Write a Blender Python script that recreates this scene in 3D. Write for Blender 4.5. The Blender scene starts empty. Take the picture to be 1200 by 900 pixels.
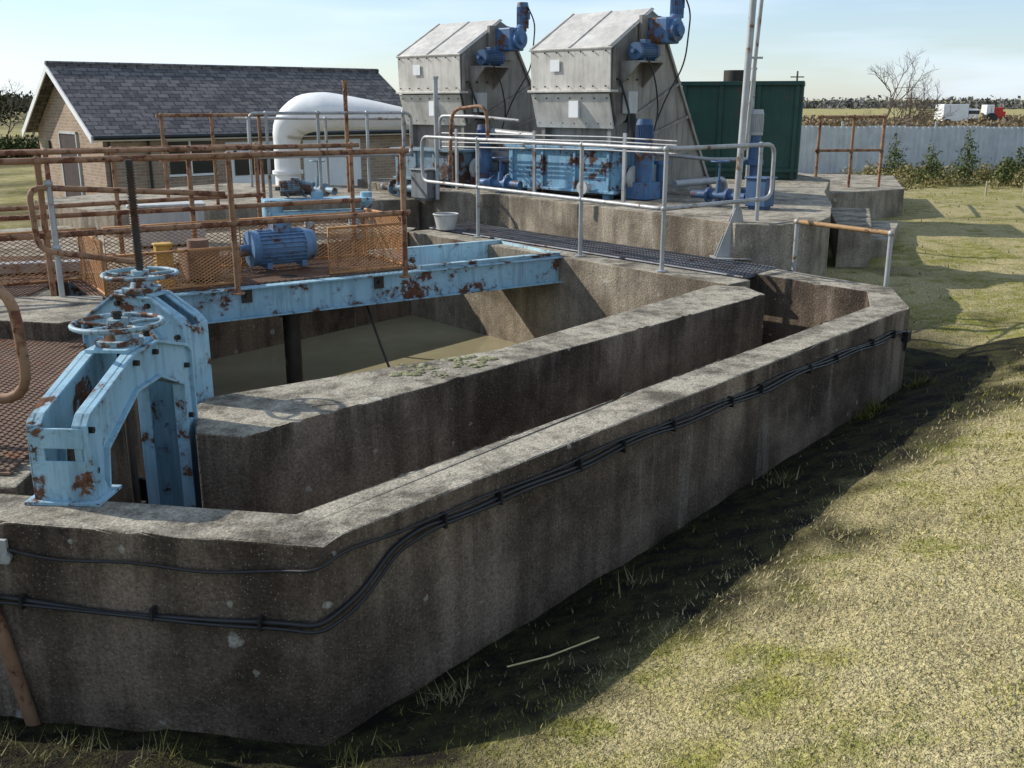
import bpy, bmesh, math, random
import numpy as np
from mathutils import Vector, Matrix, noise
random.seed(4); rng=np.random.default_rng(7)
V=Vector
scene=bpy.context.scene
A=V((.68,.733,0)); B=V((-.733,.68,0)); Z=V((0,0,1))

# ------------------------------------------------------------------ materials
class N:
    def __init__(s,name):
        s.m=bpy.data.materials.new(name); s.m.use_nodes=True
        s.t=s.m.node_tree; s.n=s.t.nodes; s.l=s.t.links
        s.b=s.n['Principled BSDF']; s.co=s.n.new('ShaderNodeTexCoord').outputs['Object']
    def L(s,a,b): s.l.new(a,b)
    def mp(s,sc,vec=None,loc=(0,0,0)):
        m=s.n.new('ShaderNodeMapping'); m.inputs['Scale'].default_value=sc; m.inputs['Location'].default_value=loc
        s.L(vec or s.co,m.inputs[0]); return m.outputs[0]
    def noise(s,scale,detail=5,rough=.6,vec=None,dist=0):
        m=s.n.new('ShaderNodeTexNoise'); m.inputs['Scale'].default_value=scale; m.inputs['Detail'].default_value=min(detail,4)
        m.inputs['Roughness'].default_value=rough; m.inputs['Distortion'].default_value=dist
        s.L(vec or s.co,m.inputs['Vector']); return m.outputs[0]
    def vor(s,scale,vec=None,out='Distance',rand=1):
        m=s.n.new('ShaderNodeTexVoronoi'); m.inputs['Scale'].default_value=scale; m.inputs['Randomness'].default_value=rand
        s.L(vec or s.co,m.inputs['Vector']); return m.outputs[out]
    def rng(s,f,a,b,c=0,d=1):
        m=s.n.new('ShaderNodeMapRange'); m.inputs[1].default_value=a; m.inputs[2].default_value=b
        m.inputs[3].default_value=c; m.inputs[4].default_value=d; s.L(f,m.inputs[0]); return m.outputs[0]
    def mul(s,a,b,op='MULTIPLY'):
        m=s.n.new('ShaderNodeMath'); m.operation=op
        for i,x in enumerate((a,b)):
            if isinstance(x,(int,float)): m.inputs[i].default_value=x
            else: s.L(x,m.inputs[i])
        return m.outputs[0]
    def mix(s,f,a,b,mode='MIX'):
        m=s.n.new('ShaderNodeMix'); m.data_type='RGBA'; m.blend_type=mode
        if isinstance(f,(int,float)): m.inputs[0].default_value=f
        else: s.L(f,m.inputs[0])
        for i,x in ((6,a),(7,b)):
            if isinstance(x,tuple): m.inputs[i].default_value=(*x[:3],1)
            else: s.L(x,m.inputs[i])
        return m.outputs[2]
    def bump(s,h,st=.3,d=.01):
        m=s.n.new('ShaderNodeBump'); m.inputs['Strength'].default_value=st; m.inputs['Distance'].default_value=d
        s.L(h,m.inputs['Height']); s.L(m.outputs[0],s.b.inputs['Normal'])
    def fin(s,col,rough=.8,metal=0,spec=.3):
        if isinstance(col,tuple): s.b.inputs['Base Color'].default_value=(*col,1)
        else: s.L(col,s.b.inputs['Base Color'])
        if isinstance(rough,(int,float)): s.b.inputs['Roughness'].default_value=rough
        else: s.L(rough,s.b.inputs['Roughness'])
        s.b.inputs['Metallic'].default_value=metal; s.b.inputs['Specular IOR Level'].default_value=spec
        return s.m

def concrete(name,dark=(.068,.050,.036),mid=(.255,.195,.142),algae_amt=.85,light=(.38,.32,.25)):
    s=N(name)
    geo=s.n.new('ShaderNodeNewGeometry'); sep=s.n.new('ShaderNodeSeparateXYZ'); s.L(geo.outputs['Normal'],sep.inputs[0])
    up=s.rng(sep.outputs[2],.5,.8)
    sp=s.n.new('ShaderNodeSeparateXYZ'); s.L(s.co,sp.inputs[0])
    c=s.mix(s.rng(s.noise(1.3,4,.65),.36,.60),dark,mid)
    st=s.noise(1,4,.62,vec=s.mp((6,6,.5)))
    c=s.mix(s.rng(st,.48,.70,0,.75),c,dark)
    c=s.mix(s.rng(st,.30,.42,.45,0),c,light)
    algae=s.mul(s.rng(sp.outputs[2],.30,.82,0,1),s.rng(s.noise(1,4,.68,vec=s.mp((4.5,4.5,.9),loc=(7,4,0))),.42,.62,0,algae_amt))
    c=s.mix(algae,c,(.04,.031,.024))
    topc=s.mix(s.rng(s.noise(3.0,4,.72),.34,.58),(.115,.10,.078),(.40,.36,.285))
    topc=s.mix(s.rng(s.noise(11,3,.7),.52,.68,0,.6),topc,(.06,.053,.04))
    c=s.mix(up,c,topc)
    fine=s.noise(70,3,.7)
    c=s.mix(.75,c,s.mix(s.rng(fine,.32,.68),(.45,.45,.45),(1.4,1.38,1.34)),'MULTIPLY')
    v=s.n.new('ShaderNodeTexVoronoi'); v.inputs['Scale'].default_value=80; s.L(s.co,v.inputs['Vector'])
    spv=s.n.new('ShaderNodeSeparateXYZ'); s.L(v.outputs['Color'],spv.inputs[0])
    c=s.mix(s.rng(v.outputs['Distance'],.1,.26,.6,0),c,s.mix(s.rng(spv.outputs[0],.4,.7),(.03,.025,.02),(.46,.39,.30)))
    wv=s.n.new('ShaderNodeVectorMath'); wv.operation='ADD'
    nn=s.n.new('ShaderNodeTexNoise'); nn.inputs['Scale'].default_value=14; s.L(s.co,nn.inputs['Vector'])
    sc=s.n.new('ShaderNodeVectorMath'); sc.operation='SCALE'; sc.inputs['Scale'].default_value=.06
    s.L(nn.outputs['Color'],sc.inputs[0]); s.L(s.co,wv.inputs[0]); s.L(sc.outputs[0],wv.inputs[1])
    for scale,r,th,amt in ((3.2,.11,.74,.75),(10,.17,.84,.5)):
        v=s.n.new('ShaderNodeTexVoronoi'); v.inputs['Scale'].default_value=scale; s.L(wv.outputs[0],v.inputs['Vector'])
        m=s.rng(v.outputs['Distance'],r*.7,r,1,0)
        sp2=s.n.new('ShaderNodeSeparateXYZ'); s.L(v.outputs['Color'],sp2.inputs[0])
        pick=s.rng(sp2.outputs[0],th,th+.02)
        k=s.mul(s.mul(m,pick),s.rng(fine,.35,.6,.25,amt))
        c=s.mix(k,c,(.50,.48,.41))
    s.bump(s.mul(s.noise(60,2,.7),s.noise(9,3),'ADD'),.6,.013)
    return s.fin(c,.92,0,.12)

def paint(name,c1,c2,rust=.58,rs=5,rough=.5,metal=0,rc=(.11,.05,.027),dirt_shade=.4):
    s=N(name)
    c=s.mix(s.rng(s.noise(3,3),.3,.7),c1,c2)
    c=s.mix(s.rng(s.noise(1,4,.7,vec=s.mp((14,14,1.2))),.48,.75,0,dirt_shade),c,tuple(x*.3 for x in c1))  # vertical streaks of dirt
    if rust<1:
        n=s.mul(s.mul(s.noise(rs,4,.72,dist=.3),.62),s.mul(s.noise(rs*.35,2,.5),.38),'ADD')
        k=s.rng(n,rust,rust+.03)
        rcol=s.mix(s.rng(s.noise(25,3,.7),.3,.7),tuple(x*.45 for x in rc),tuple(x*1.7 for x in rc))
        c=s.mix(s.rng(n,rust-.05,rust,0,.5),c,tuple(x*.5+y*.5 for x,y in zip(rc,c1)))
        c=s.mix(k,c,rcol)
        s.bump(s.noise(60,1),.12,.003)
        r=s.mul(s.mul(k,.35),rough,'ADD')
    else:
        r=s.rng(s.noise(12,2),.3,.7,rough-.1,rough+.15); s.bump(s.noise(30,1),.12,.003)
    return s.fin(c,r,metal,.4)

mConc=concrete('weathered_concrete')
mConcL=concrete('pale_concrete',(.16,.13,.095),(.40,.34,.26),.45,(.50,.44,.36))
mBlue=paint('light_blue_paint',(.24,.42,.52),(.36,.54,.62),.548,8,.6,dirt_shade=.7)
mBlue2=paint('pale_blue_paint',(.33,.50,.57),(.46,.62,.67),.56,9,.55,dirt_shade=.6)
mWheel=paint('worn_wheel_paint',(.18,.29,.34),(.34,.46,.50),.51,16,.55,dirt_shade=.5)
mBlueD=paint('mid_blue_paint',(.05,.12,.25),(.10,.20,.35),.55,9,.5,dirt_shade=.6)
mMotor=paint('motor_blue_paint',(.035,.08,.16),(.06,.12,.23),.57,10,.5)
mRust=paint('rusty_handrail',(.24,.125,.065),(.38,.22,.125),.53,14,.75,rc=(.13,.055,.03),dirt_shade=.4)
mRustM=paint('orange_mesh',(.38,.17,.06),(.48,.25,.10),.57,14,.75,rc=(.18,.07,.03),dirt_shade=.2)
mDeck=paint('brown_grating',(.15,.095,.065),(.25,.15,.10),.57,8,.8,rc=(.20,.09,.045))
mGalv=paint('galvanised_pipe',(.32,.32,.31),(.46,.46,.45),.58,9,.5,.3,rc=(.20,.12,.07),dirt_shade=.35)
mSteel=paint('stainless_sheet',(.48,.445,.39),(.68,.64,.57),1.1,4,.45,.1,dirt_shade=.4)
mSteelD=paint('stainless_side',(.17,.15,.13),(.33,.30,.26),1.1,4,.5,.2,dirt_shade=.7)
mGrate=paint('steel_grating',(.13,.13,.14),(.25,.25,.26),.6,7,.6,.4)
mWhite=paint('white_grp',(.74,.74,.72),(.84,.84,.82),1.1,3,.45,dirt_shade=.12)
mPale=paint('pale_grey_plastic',(.42,.42,.40),(.55,.55,.52),1.1,3,.5,dirt_shade=.4)
mGreyD=paint('grey_cabinet_paint',(.16,.17,.17),(.24,.25,.25),.57,6,.55,dirt_shade=.5)
mGreen=paint('dark_green_paint',(.015,.055,.045),(.025,.08,.062),.62,5,.5,dirt_shade=.4)
mBlack=paint('black_rubber',(.012,.012,.013),(.03,.03,.03),1.1,3,.42)
mDark=paint('greasy_steel',(.03,.028,.025),(.07,.06,.05),.57,8,.5,.5)
mYel=paint('yellow_paint',(.50,.30,.05),(.6,.37,.08),.55,8,.6)
mRed=paint('red_paint',(.5,.03,.02),(.6,.06,.03),1.1,8,.5)
mGlass=N('dark_glass').fin((.02,.025,.03),.1,0,.6)

def mk_brick():
    s=N('brickwork'); sep=s.n.new('ShaderNodeSeparateXYZ'); s.L(s.co,sep.inputs[0])
    cb=s.n.new('ShaderNodeCombineXYZ'); s.L(s.mul(sep.outputs[0],sep.outputs[1],'ADD'),cb.inputs[0]); s.L(sep.outputs[2],cb.inputs[1])
    b=s.n.new('ShaderNodeTexBrick'); s.L(cb.outputs[0],b.inputs['Vector']); b.inputs['Scale'].default_value=1
    b.inputs['Brick Width'].default_value=.225; b.inputs['Row Height'].default_value=.075; b.inputs['Mortar Size'].default_value=.008
    b.inputs['Color1'].default_value=(.42,.29,.19,1); b.inputs['Color2'].default_value=(.30,.20,.13,1); b.inputs['Mortar'].default_value=(.40,.36,.30,1)
    c=s.mix(.7,b.outputs['Color'],s.mix(s.noise(2,5),(.5,.5,.5),(1.3,1.3,1.3)),'MULTIPLY')
    return s.fin(c,.9)
def mk_slate():
    s=N('slate_roof'); sep=s.n.new('ShaderNodeSeparateXYZ'); s.L(s.co,sep.inputs[0])
    cb=s.n.new('ShaderNodeCombineXYZ'); s.L(sep.outputs[0],cb.inputs[0]); s.L(s.mul(sep.outputs[2],1.95),cb.inputs[1])
    b=s.n.new('ShaderNodeTexBrick'); s.L(cb.outputs[0],b.inputs['Vector']); b.inputs['Scale'].default_value=1
    b.inputs['Brick Width'].default_value=.28; b.inputs['Row Height'].default_value=.17; b.inputs['Mortar Size'].default_value=.014
    b.inputs['Color1'].default_value=(.18,.16,.155,1); b.inputs['Color2'].default_value=(.07,.065,.068,1); b.inputs['Mortar'].default_value=(.025,.025,.025,1)
    c=s.mix(s.rng(s.noise(6,5),.52,.68,0,.6),b.outputs['Color'],(.23,.21,.165))
    return s.fin(c,.75)
mBrick=mk_brick(); mSlate=mk_slate()

def mk_water():
    s=N('murky_water'); c=s.mix(s.rng(s.noise(1.2,4),.3,.7),(.28,.245,.145),(.38,.335,.21))
    s.bump(s.noise(5,2),.04,.02); return s.fin(c,.05,0,.55)
mWater=mk_water()

def mk_ground():
    s=N('turf_ground')
    at=s.n.new('ShaderNodeAttribute'); at.attribute_name='dirt_shade'
    big=s.noise(.9,4,.6); med=s.noise(7,4,.7); fine=s.noise(60,3,.75)
    c=s.mix(s.rng(big,.40,.56),(.23,.215,.05),(.40,.335,.17))
    c=s.mix(s.rng(med,.42,.62,0,.75),c,(.43,.365,.205))
    c=s.mix(s.rng(s.noise(3,4,.7,vec=s.mp((1,1,1),loc=(5,2,0))),.52,.64,0,.8),c,(.19,.195,.035))
    c=s.mix(.9,c,s.mix(s.rng(fine,.32,.68),(.35,.35,.35),(1.6,1.6,1.5)),'MULTIPLY')
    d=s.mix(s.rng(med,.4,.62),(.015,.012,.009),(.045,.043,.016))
    c=s.mix(at.outputs['Fac'],c,d)  # dark soil colour that also carries the wall's shade
    s.bump(s.mul(s.noise(50,2,.75),s.noise(8,2),'ADD'),.9,.035)
    return s.fin(c,.95,0,.1)
mGround=mk_ground()
def mk_vcol(name,rough=.8):
    s=N(name); at=s.n.new('ShaderNodeAttribute'); at.attribute_name='col'
    m=s.fin(at.outputs['Color'],rough,0,.0)
    return m
mBlade=mk_vcol('grass_blades'); mLeaf=mk_vcol('leaves')
mBark=paint('bark',(.09,.07,.055),(.16,.13,.10),1.1,8,.9)
mCorr=paint('corrugated_sheet',(.46,.48,.49),(.60,.62,.63),.66,3,.6,.05,dirt_shade=.3)

# ------------------------------------------------------------------ mesh builder
class MB:
    def __init__(s): s.v=[];s.f=[];s.s=[]
    def add(s,v,f,sm=False):
        o=len(s.v); s.v+= [tuple(x) for x in v]; s.f+=[tuple(i+o for i in q) for q in f]; s.s+=[sm]*len(f); return s
    def obox(s,o,ex,ey,ez):
        o,ex,ey,ez=V(o),V(ex),V(ey),V(ez)
        p=[o+ex*i+ey*j+ez*k for k in(0,1) for j in(0,1) for i in(0,1)]
        return s.add(p,[(0,2,3,1),(4,5,7,6),(0,1,5,4),(2,6,7,3),(0,4,6,2),(1,3,7,5)])
    def cbox(s,c,dx,dy,dz,ax=(1,0,0)):
        ax=V(ax).normalized(); ay=Z.cross(ax)
        return s.obox(V(c)-ax*dx/2-ay*dy/2-Z*dz/2,ax*dx,ay*dy,Z*dz)
    def prism(s,poly,z0,z1):
        a=sum(poly[i][0]*poly[(i+1)%len(poly)][1]-poly[(i+1)%len(poly)][0]*poly[i][1] for i in range(len(poly)))
        if a<0: poly=poly[::-1]
        n=len(poly); v=[(x,y,z0) for x,y in poly]+[(x,y,z1) for x,y in poly]
        return s.add(v,[tuple(range(n))[::-1],tuple(range(n,2*n))]+[(i,(i+1)%n,n+(i+1)%n,n+i) for i in range(n)])
    def ext(s,pts,e):
        e=V(e);n=len(pts); v=[V(p) for p in pts]+[V(p)+e for p in pts]
        return s.add(v,[tuple(range(n))[::-1],tuple(range(n,2*n))]+[(i,(i+1)%n,n+(i+1)%n,n+i) for i in range(n)])
    def cyl(s,p0,p1,r,n=14,r1=None,cap=True):
        p0,p1=V(p0),V(p1); d=(p1-p0).normalized(); r1=r if r1 is None else r1
        u=d.orthogonal().normalized(); w=d.cross(u)
        ring=lambda p,q:[p+(u*math.cos(2*math.pi*i/n)+w*math.sin(2*math.pi*i/n))*q for i in range(n)]
        a,b=ring(p0,r),ring(p1,r1)
        s.add(a+b,[(i,(i+1)%n,n+(i+1)%n,n+i) for i in range(n)],True)
        if cap: s.add(a,[tuple(range(n))[::-1]]); s.add(b,[tuple(range(n))])
        return s
    def tube(s,pts,r,n=8,closed=False,rad=0):
        pts=[V(p) for p in pts]
        if rad: pts=fillet(pts,rad,closed)
        m=len(pts); u=None; rings=[]
        for i,p in enumerate(pts):
            if closed: d=(pts[(i+1)%m]-pts[i-1]).normalized()
            else: d=(pts[min(i+1,m-1)]-pts[max(i-1,0)]).normalized()
            u=d.orthogonal().normalized() if u is None else (u-d*u.dot(d)).normalized()
            w=d.cross(u); rr=r[i] if isinstance(r,(list,tuple)) else r
            rings+= [p+(u*math.cos(2*math.pi*k/n)+w*math.sin(2*math.pi*k/n))*rr for k in range(n)]
        f=[]
        for i in range(m if closed else m-1):
            j=(i+1)%m
            for k in range(n): f.append((i*n+k,i*n+(k+1)%n,j*n+(k+1)%n,j*n+k))
        s.add(rings,f,True)
        if not closed: s.add(rings[:n],[tuple(range(n))[::-1]]); s.add(rings[-n:],[tuple(range(n))])
        return s
    def ball(s,c,r,n=8,sc=(1,1,1)):
        c=V(c);v=[];f=[];m=n
        for i in range(m+1):
            for j in range(n*2):
                t=math.pi*i/m;a=math.pi*j/n
                v.append(c+V((r*sc[0]*math.sin(t)*math.cos(a),r*sc[1]*math.sin(t)*math.sin(a),r*sc[2]*math.cos(t))))
        for i in range(m):
            for j in range(n*2): f.append((i*2*n+j,(i+1)*2*n+j,(i+1)*2*n+(j+1)%(2*n),i*2*n+(j+1)%(2*n)))
        return s.add(v,f,True)
    def obj(s,name,mat,bevel=0,parent=None,chip=0):
        me=bpy.data.meshes.new(name); me.from_pydata([tuple(x) for x in s.v],[],s.f)
        me.polygons.foreach_set('use_smooth',s.s); me.materials.append(mat)
        bm=bmesh.new(); bm.from_mesh(me); bmesh.ops.recalc_face_normals(bm,faces=bm.faces)
        if chip:
            zt=max(v.co.z for v in bm.verts)
            es=[e for e in bm.edges if min(e.verts[0].co.z,e.verts[1].co.z)>zt-.001 and e.calc_length()>.3]
            for e_ in es:
                bmesh.ops.subdivide_edges(bm,edges=[e_],cuts=int(min(140,e_.calc_length()/.045)))
            for v in bm.verts:
                if v.co.z>zt-.001:
                    q=noise.noise(v.co*9)*.5+noise.noise(v.co*31)*.5
                    v.co.z+=q*chip-(chip*2.5 if noise.noise(v.co*17+V((5,5,5)))>.42 else 0)
        bm.to_mesh(me); bm.free()
        o=bpy.data.objects.new(name,me); scene.collection.objects.link(o)
        if bevel:
            m=o.modifiers.new('b','BEVEL'); m.width=bevel; m.segments=2; m.limit_method='ANGLE'; m.angle_limit=math.radians(40)
        if parent: o.parent=parent
        return o
def fillet(pts,R,closed=False,k=5):
    out=[];m=len(pts)
    for i,p in enumerate(pts):
        if not closed and i in(0,m-1): out.append(p);continue
        a,b=pts[i-1],pts[(i+1)%m]; da=a-p;db=b-p; r=min(R,da.length*.49,db.length*.49)
        p0=p+da.normalized()*r;p1=p+db.normalized()*r
        for j in range(k+1):
            t=j/k; out.append(p0*(1-t)**2+p*2*t*(1-t)+p1*t*t)
    return out
def empty(name,loc=(0,0,0),rz=0):
    e=bpy.data.objects.new(name,None); scene.collection.objects.link(e); e.location=loc; e.rotation_euler[2]=rz; e.empty_display_size=.2; return e
def vnoise(x,y,f,seed=0):
    x=x*f+100.3;y=y*f+57.7; xi=np.floor(x).astype(np.int64);yi=np.floor(y).astype(np.int64);fx=x-xi;fy=y-yi
    fx=fx*fx*(3-2*fx);fy=fy*fy*(3-2*fy)
    def h(a,b):
        n=(a*374761393+b*668265263+seed*144665)&0xffffffff; n=((n^(n>>13))*1274126177)&0xffffffff; return ((n^(n>>16))&0xffff)/65535.
    return (h(xi,yi)*(1-fx)+h(xi+1,yi)*fx)*(1-fy)+(h(xi,yi+1)*(1-fx)+h(xi+1,yi+1)*fx)*fy
def sst(a,b,x):
    t=np.clip((x-a)/(b-a),0,1); return t*t*(3-2*t)

# ------------------------------------------------------------------ terrain
def dist(x,y):
    d1=(x+.70)*.7508-(y-3.21)*.6605; d2=-.17*(x+.7)-.985*(y-3.21)
    return d1,d2,np.maximum(d1,d2)
def H(x,y):
    x=np.asarray(x,float);y=np.asarray(y,float)
    d1,d2,d=dist(x,y); s=(x+.70)*.6605+(y-3.21)*.7508
    base=.034*np.clip(s,-1,14); amp=.85-.55*sst(4,12,s)
    z=base+amp*(1-np.exp(-np.maximum(d,0)/2.2))
    t=sst(4,-2,x)*sst(3,7,-d1)*sst(1,-1,d2); z=z*(1-t)-.18*t
    r=np.hypot(x,y); t=sst(28,60,r); z=z*(1-t)-.25*t
    z=z+(vnoise(x,y,1.3,1)-.5)*.04+(vnoise(x,y,5,2)-.5)*.028+(vnoise(x,y,11,12)-.5)*.014+(vnoise(x,y,.25,3)-.5)*.05*sst(1,5,np.abs(d))
    hill=sst(150,500,r)*(vnoise(x,y,.004,5))*6*sst(-50,250,x)
    return z+hill
foot=[(-4.4,4.02),(-.76,3.38),(2.88,7.5),(3.04,8.25),(2.35,9.22),(3.1,10.6),(3.6,12),(4.2,15.2),(1.5,16.6),(-2.3,15.2),(-4.2,16),(-6.2,12),(-5.6,8.0)]
def inpoly(x,y,poly):
    c=np.zeros(x.shape,bool);n=len(poly)
    for i in range(n):
        x0,y0=poly[i];x1,y1=poly[(i+1)%n]
        if y0==y1: continue
        c^=((y0>y)!=(y1>y))&(x<(x1-x0)*(y-y0)/(y1-y0)+x0)
    return c
def axis(a,b,st,lim):
    c=list(np.arange(a,b+1e-6,st)); s=st
    hi=[];x=c[-1]
    while x<lim: s*=1.16; x+=s; hi.append(x)
    s=st;lo=[];x=a
    while x>-lim: s*=1.16; x-=s; lo.append(x)
    return np.array(lo[::-1]+c+hi)
xs=axis(-4.6,7,.07,2500); ys=axis(.4,12.5,.07,2500)
X,Y=np.meshgrid(xs,ys); Zz=H(X,Y); ins=inpoly(X,Y,foot); Zz=np.where(ins,-1.6,Zz)
nx,ny=len(xs),len(ys)
me=bpy.data.meshes.new('ground'); me.vertices.add(nx*ny)
me.vertices.foreach_set('co',np.stack([X,Y,Zz],-1).reshape(-1).astype(np.float32))
idx=np.arange(nx*ny).reshape(ny,nx); q=np.stack([idx[:-1,:-1],idx[:-1,1:],idx[1:,1:],idx[1:,:-1]],-1).reshape(-1,4)
me.loops.add(q.size); me.loops.foreach_set('vertex_index',q.reshape(-1).astype(np.int32))
me.polygons.add(len(q)); me.polygons.foreach_set('loop_start',(np.arange(len(q))*4).astype(np.int32))
me.polygons.foreach_set('use_smooth',np.ones(len(q),bool)); me.update(calc_edges=True)
def dirt_shade_f(X,Y):  # soil and moss by the wall, widened to paint the shaded strip dark
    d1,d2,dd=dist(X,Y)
    dirt_shade=(1-sst(.65,1.2,dd+(vnoise(X,Y,2.2,9)-.5)*.6+(vnoise(X,Y,9,8)-.5)*.3))
    dirt_shade=np.where(Y>8.6,dirt_shade*sst(10.5,8.6,Y)*sst(4.6,3.4,X),dirt_shade); dirt_shade=np.where(Y>9,np.maximum(dirt_shade,.7*sst(.35,.65,vnoise(X,Y,1.6,3))*sst(5.6,4,X)),dirt_shade)
    return dirt_shade
dirt_shade=dirt_shade_f(X,Y)
at=me.attributes.new('dirt_shade','FLOAT','POINT'); at.data.foreach_set('value',dirt_shade.reshape(-1).astype(np.float32))
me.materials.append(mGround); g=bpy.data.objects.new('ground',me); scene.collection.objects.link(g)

# grass blades
def blades(n,ymin,ymax):
    y=ymin*np.exp(rng.random(n)*math.log(ymax/ymin)); x=(-.62+rng.random(n)*1.3)*(y+.6)
    d1,d2,d=dist(x,y); clump=vnoise(x,y,3,4)*.6+vnoise(x,y,11,6)*.4
    s=(x+.70)*.6605+(y-3.21)*.7508
    ok=((d>.03)|((s>7)&~inpoly(x,y,foot)&(x>3.9)))&(rng.random(n)<np.clip(.10+(d-.45)*1.3,.07,1))&(rng.random(n)<.35+clump)
    tx=[];ty=[]
    for cx,cy,m in ((-.26,3.38,90),(-1.95,3.12,220),(-1.6,3.1,90),(-1.25,3.05,70),(2.62,6.9,110),(2.5,6.72,80),(-.55,3.02,60),(.55,4.25,35),(1.6,5.5,40),(3.12,7.4,80),(-2.6,3.2,120)):
        a=rng.normal(size=(m,2))*.06; tx.append(cx+a[:,0]); ty.append(cy+a[:,1])
    tx=np.concatenate(tx);ty=np.concatenate(ty)
    x=np.concatenate([x[ok],tx]);y=np.concatenate([y[ok],ty]);d=np.concatenate([d[ok],dist(tx,ty)[2]]);clump=np.concatenate([clump[ok],np.full(len(tx),.6)]); big=np.concatenate([np.zeros(ok.sum()),np.ones(len(tx))])
    n=len(x); z=H(x,y)
    ln=(.010+.024*rng.random(n)**2)*(1+.06*y)*(.6+.8*clump)*(1+big*1.7); ang=rng.random(n)*2*math.pi; tilt=.35+rng.random(n)*1.1-big*.2
    w=(.0012+.0008*y*rng.random(n))
    dx,dy=np.cos(ang),np.sin(ang); hx=dx*np.sin(tilt)*ln; hy=dy*np.sin(tilt)*ln; hz=np.cos(tilt)*ln
    p0=np.stack([x-dy*w,y+dx*w,z-.004],-1);p1=np.stack([x+dy*w,y-dx*w,z-.004],-1);p2=np.stack([x+hx,y+hy,z+hz],-1)
    v=np.stack([p0,p1,p2],1).reshape(-1,3)
    patch=vnoise(x,y,.9,11)*.45+vnoise(x,y,2.7,12)*.35+vnoise(x,y,8,13)*.2
    k=sst(.40,.54,patch+(rng.random(n)-.5)*.18)[:,None]
    straw=np.array([.54,.45,.25]);grn=np.array([.30,.285,.055])
    c=(grn*(1-k)+straw*k)*(.5+.65*rng.random(n))[:,None]
    dk=(1-sst(.4,1.1,d))[:,None]*.65; c=c*(1-dk)+np.array([.07,.07,.025])*dk  # blades take the same soil-and-shade darkening near the wall
    c=np.concatenate([c,np.ones((n,1))],1); c=np.repeat(c,3,0)
    return v,c
def trimesh(name,v,c,mat,k=3):
    n=len(v)//k; me=bpy.data.meshes.new(name); me.vertices.add(len(v)); me.vertices.foreach_set('co',v.reshape(-1).astype(np.float32))
    me.loops.add(len(v)); me.loops.foreach_set('vertex_index',np.arange(len(v),dtype=np.int32))
    me.polygons.add(n); me.polygons.foreach_set('loop_start',(np.arange(n)*k).astype(np.int32)); me.update(calc_edges=True)
    a=me.attributes.new('col','FLOAT_COLOR','POINT'); a.data.foreach_set('color',c.reshape(-1).astype(np.float32))
    me.materials.append(mat); o=bpy.data.objects.new(name,me); scene.collection.objects.link(o); return o
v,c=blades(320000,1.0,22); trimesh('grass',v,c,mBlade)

# ------------------------------------------------------------------ concrete tank
W=.83
outer=[(-4.6,3.90),(-.70,3.21),(3.03,7.45),(3.20,8.29),(2.38,9.42),(2.12,9.12),(2.93,8.12),(2.74,7.50),(-.82,3.50),(-4.6,4.15)]
wl=MB().prism(outer,-1.6,W)
tank=empty('concrete_tank')
wl.obj('outer_wall',mConc,.009,tank,.004)
MB().prism([(-1.49,4.45),(-1.25,4.40),(2.06,7.98),(1.98,8.33),(1.72,8.42),(-.1,6.1),(-1.60,5.06),(-1.63,4.9)],-1.6,W).obj('divider_wall',mConc,.009,tank,.004)
MB().prism([(1.86,8.46),(2.10,8.68),(-1.02,12.33),(-1.25,12.1)],-1.6,W-.003).obj('end_wall',mConcL,.01,tank)
MB().prism([(-1.25,12.1),(-4.1,8.6),(-2.65,6.3),(-2.12,5.4),(-2.02,3.78),(-4.6,4.16),(-6.4,8.0),(-6.6,12.2),(-3.5,14),(-1.2,12.5)],-1.6,W-.006).obj('platform_slab',mConc,.01,tank)
MB().prism([(-4.5,4.0),(-.75,3.35),(2.9,7.5),(3.05,8.2),(3.2,10.5),(3,13),(-1,15),(-6,12)],-1.7,-.45).obj('tank_floor',mConc,0,tank)
wt=MB().add([(-3.9,6,-.2),(-1.5,4.6,-.2),(2.2,8.4,-.2),(-1.1,12.3,-.2),(-4.3,8.6,-.2)],[(0,1,2,3,4)]).obj('water',mWater)
mc=MB()
for cx,cy,r in ((-.62,5.52,.05),(-.5,5.62,.045),(-.56,5.68,.03),(-.28,5.72,.04),(-.2,5.85,.055),(-.33,5.83,.04),(-.42,5.5,.02)):
    for _ in range(14): mc.ball((cx+random.gauss(0,.045),cy+random.gauss(0,.035),W+.002),r*random.uniform(.2,.6),4,(1.3,1,.35))
mMoss=N('moss'); mMoss.bump(mMoss.noise(50,3),1,.02); mMoss=mMoss.fin(mMoss.mix(mMoss.rng(mMoss.noise(25,4),.35,.65),(.13,.13,.05),(.36,.34,.20)),.95)
mc.obj('moss_clumps',mMoss)

def grating(name,o,e1,e2,sp,t,h,mat,parent=None,cross=0,diamond=False):
    o,e1,e2=V(o),V(e1),V(e2); L1,L2=e1.length,e2.length; u,w=e1/L1,e2/L2; n=u.cross(w).normalized(); mb=MB()
    def bar(p,q):
        p,q=V(p),V(q)
        if (q-p).length<.01: return
        d=(q-p).normalized(); sd=n.cross(d)*t/2
        mb.obox(p-sd-n*h,q-p,sd*2,n*h)
    if diamond:
        m=.55; k=-L2/m
        while k<L1:
            for sg in(0,1):
                y0=max(0,-k*m); y1=min(L2,(L1-k)*m)
                if y1>y0:
                    if sg==0: bar(o+u*(k+y0/m)+w*y0,o+u*(k+y1/m)+w*y1)
                    else: bar(o+u*(k+y0/m)+w*(L2-y0),o+u*(k+y1/m)+w*(L2-y1))
            k+=sp
    else:
        k=0
        while k<=L1: bar(o+u*k,o+u*k+e2); k+=sp
        k=0
        while cross and k<=L2: bar(o+w*k,o+w*k+e1); k+=cross
    return mb.obj(name,mat,0,parent)

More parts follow.
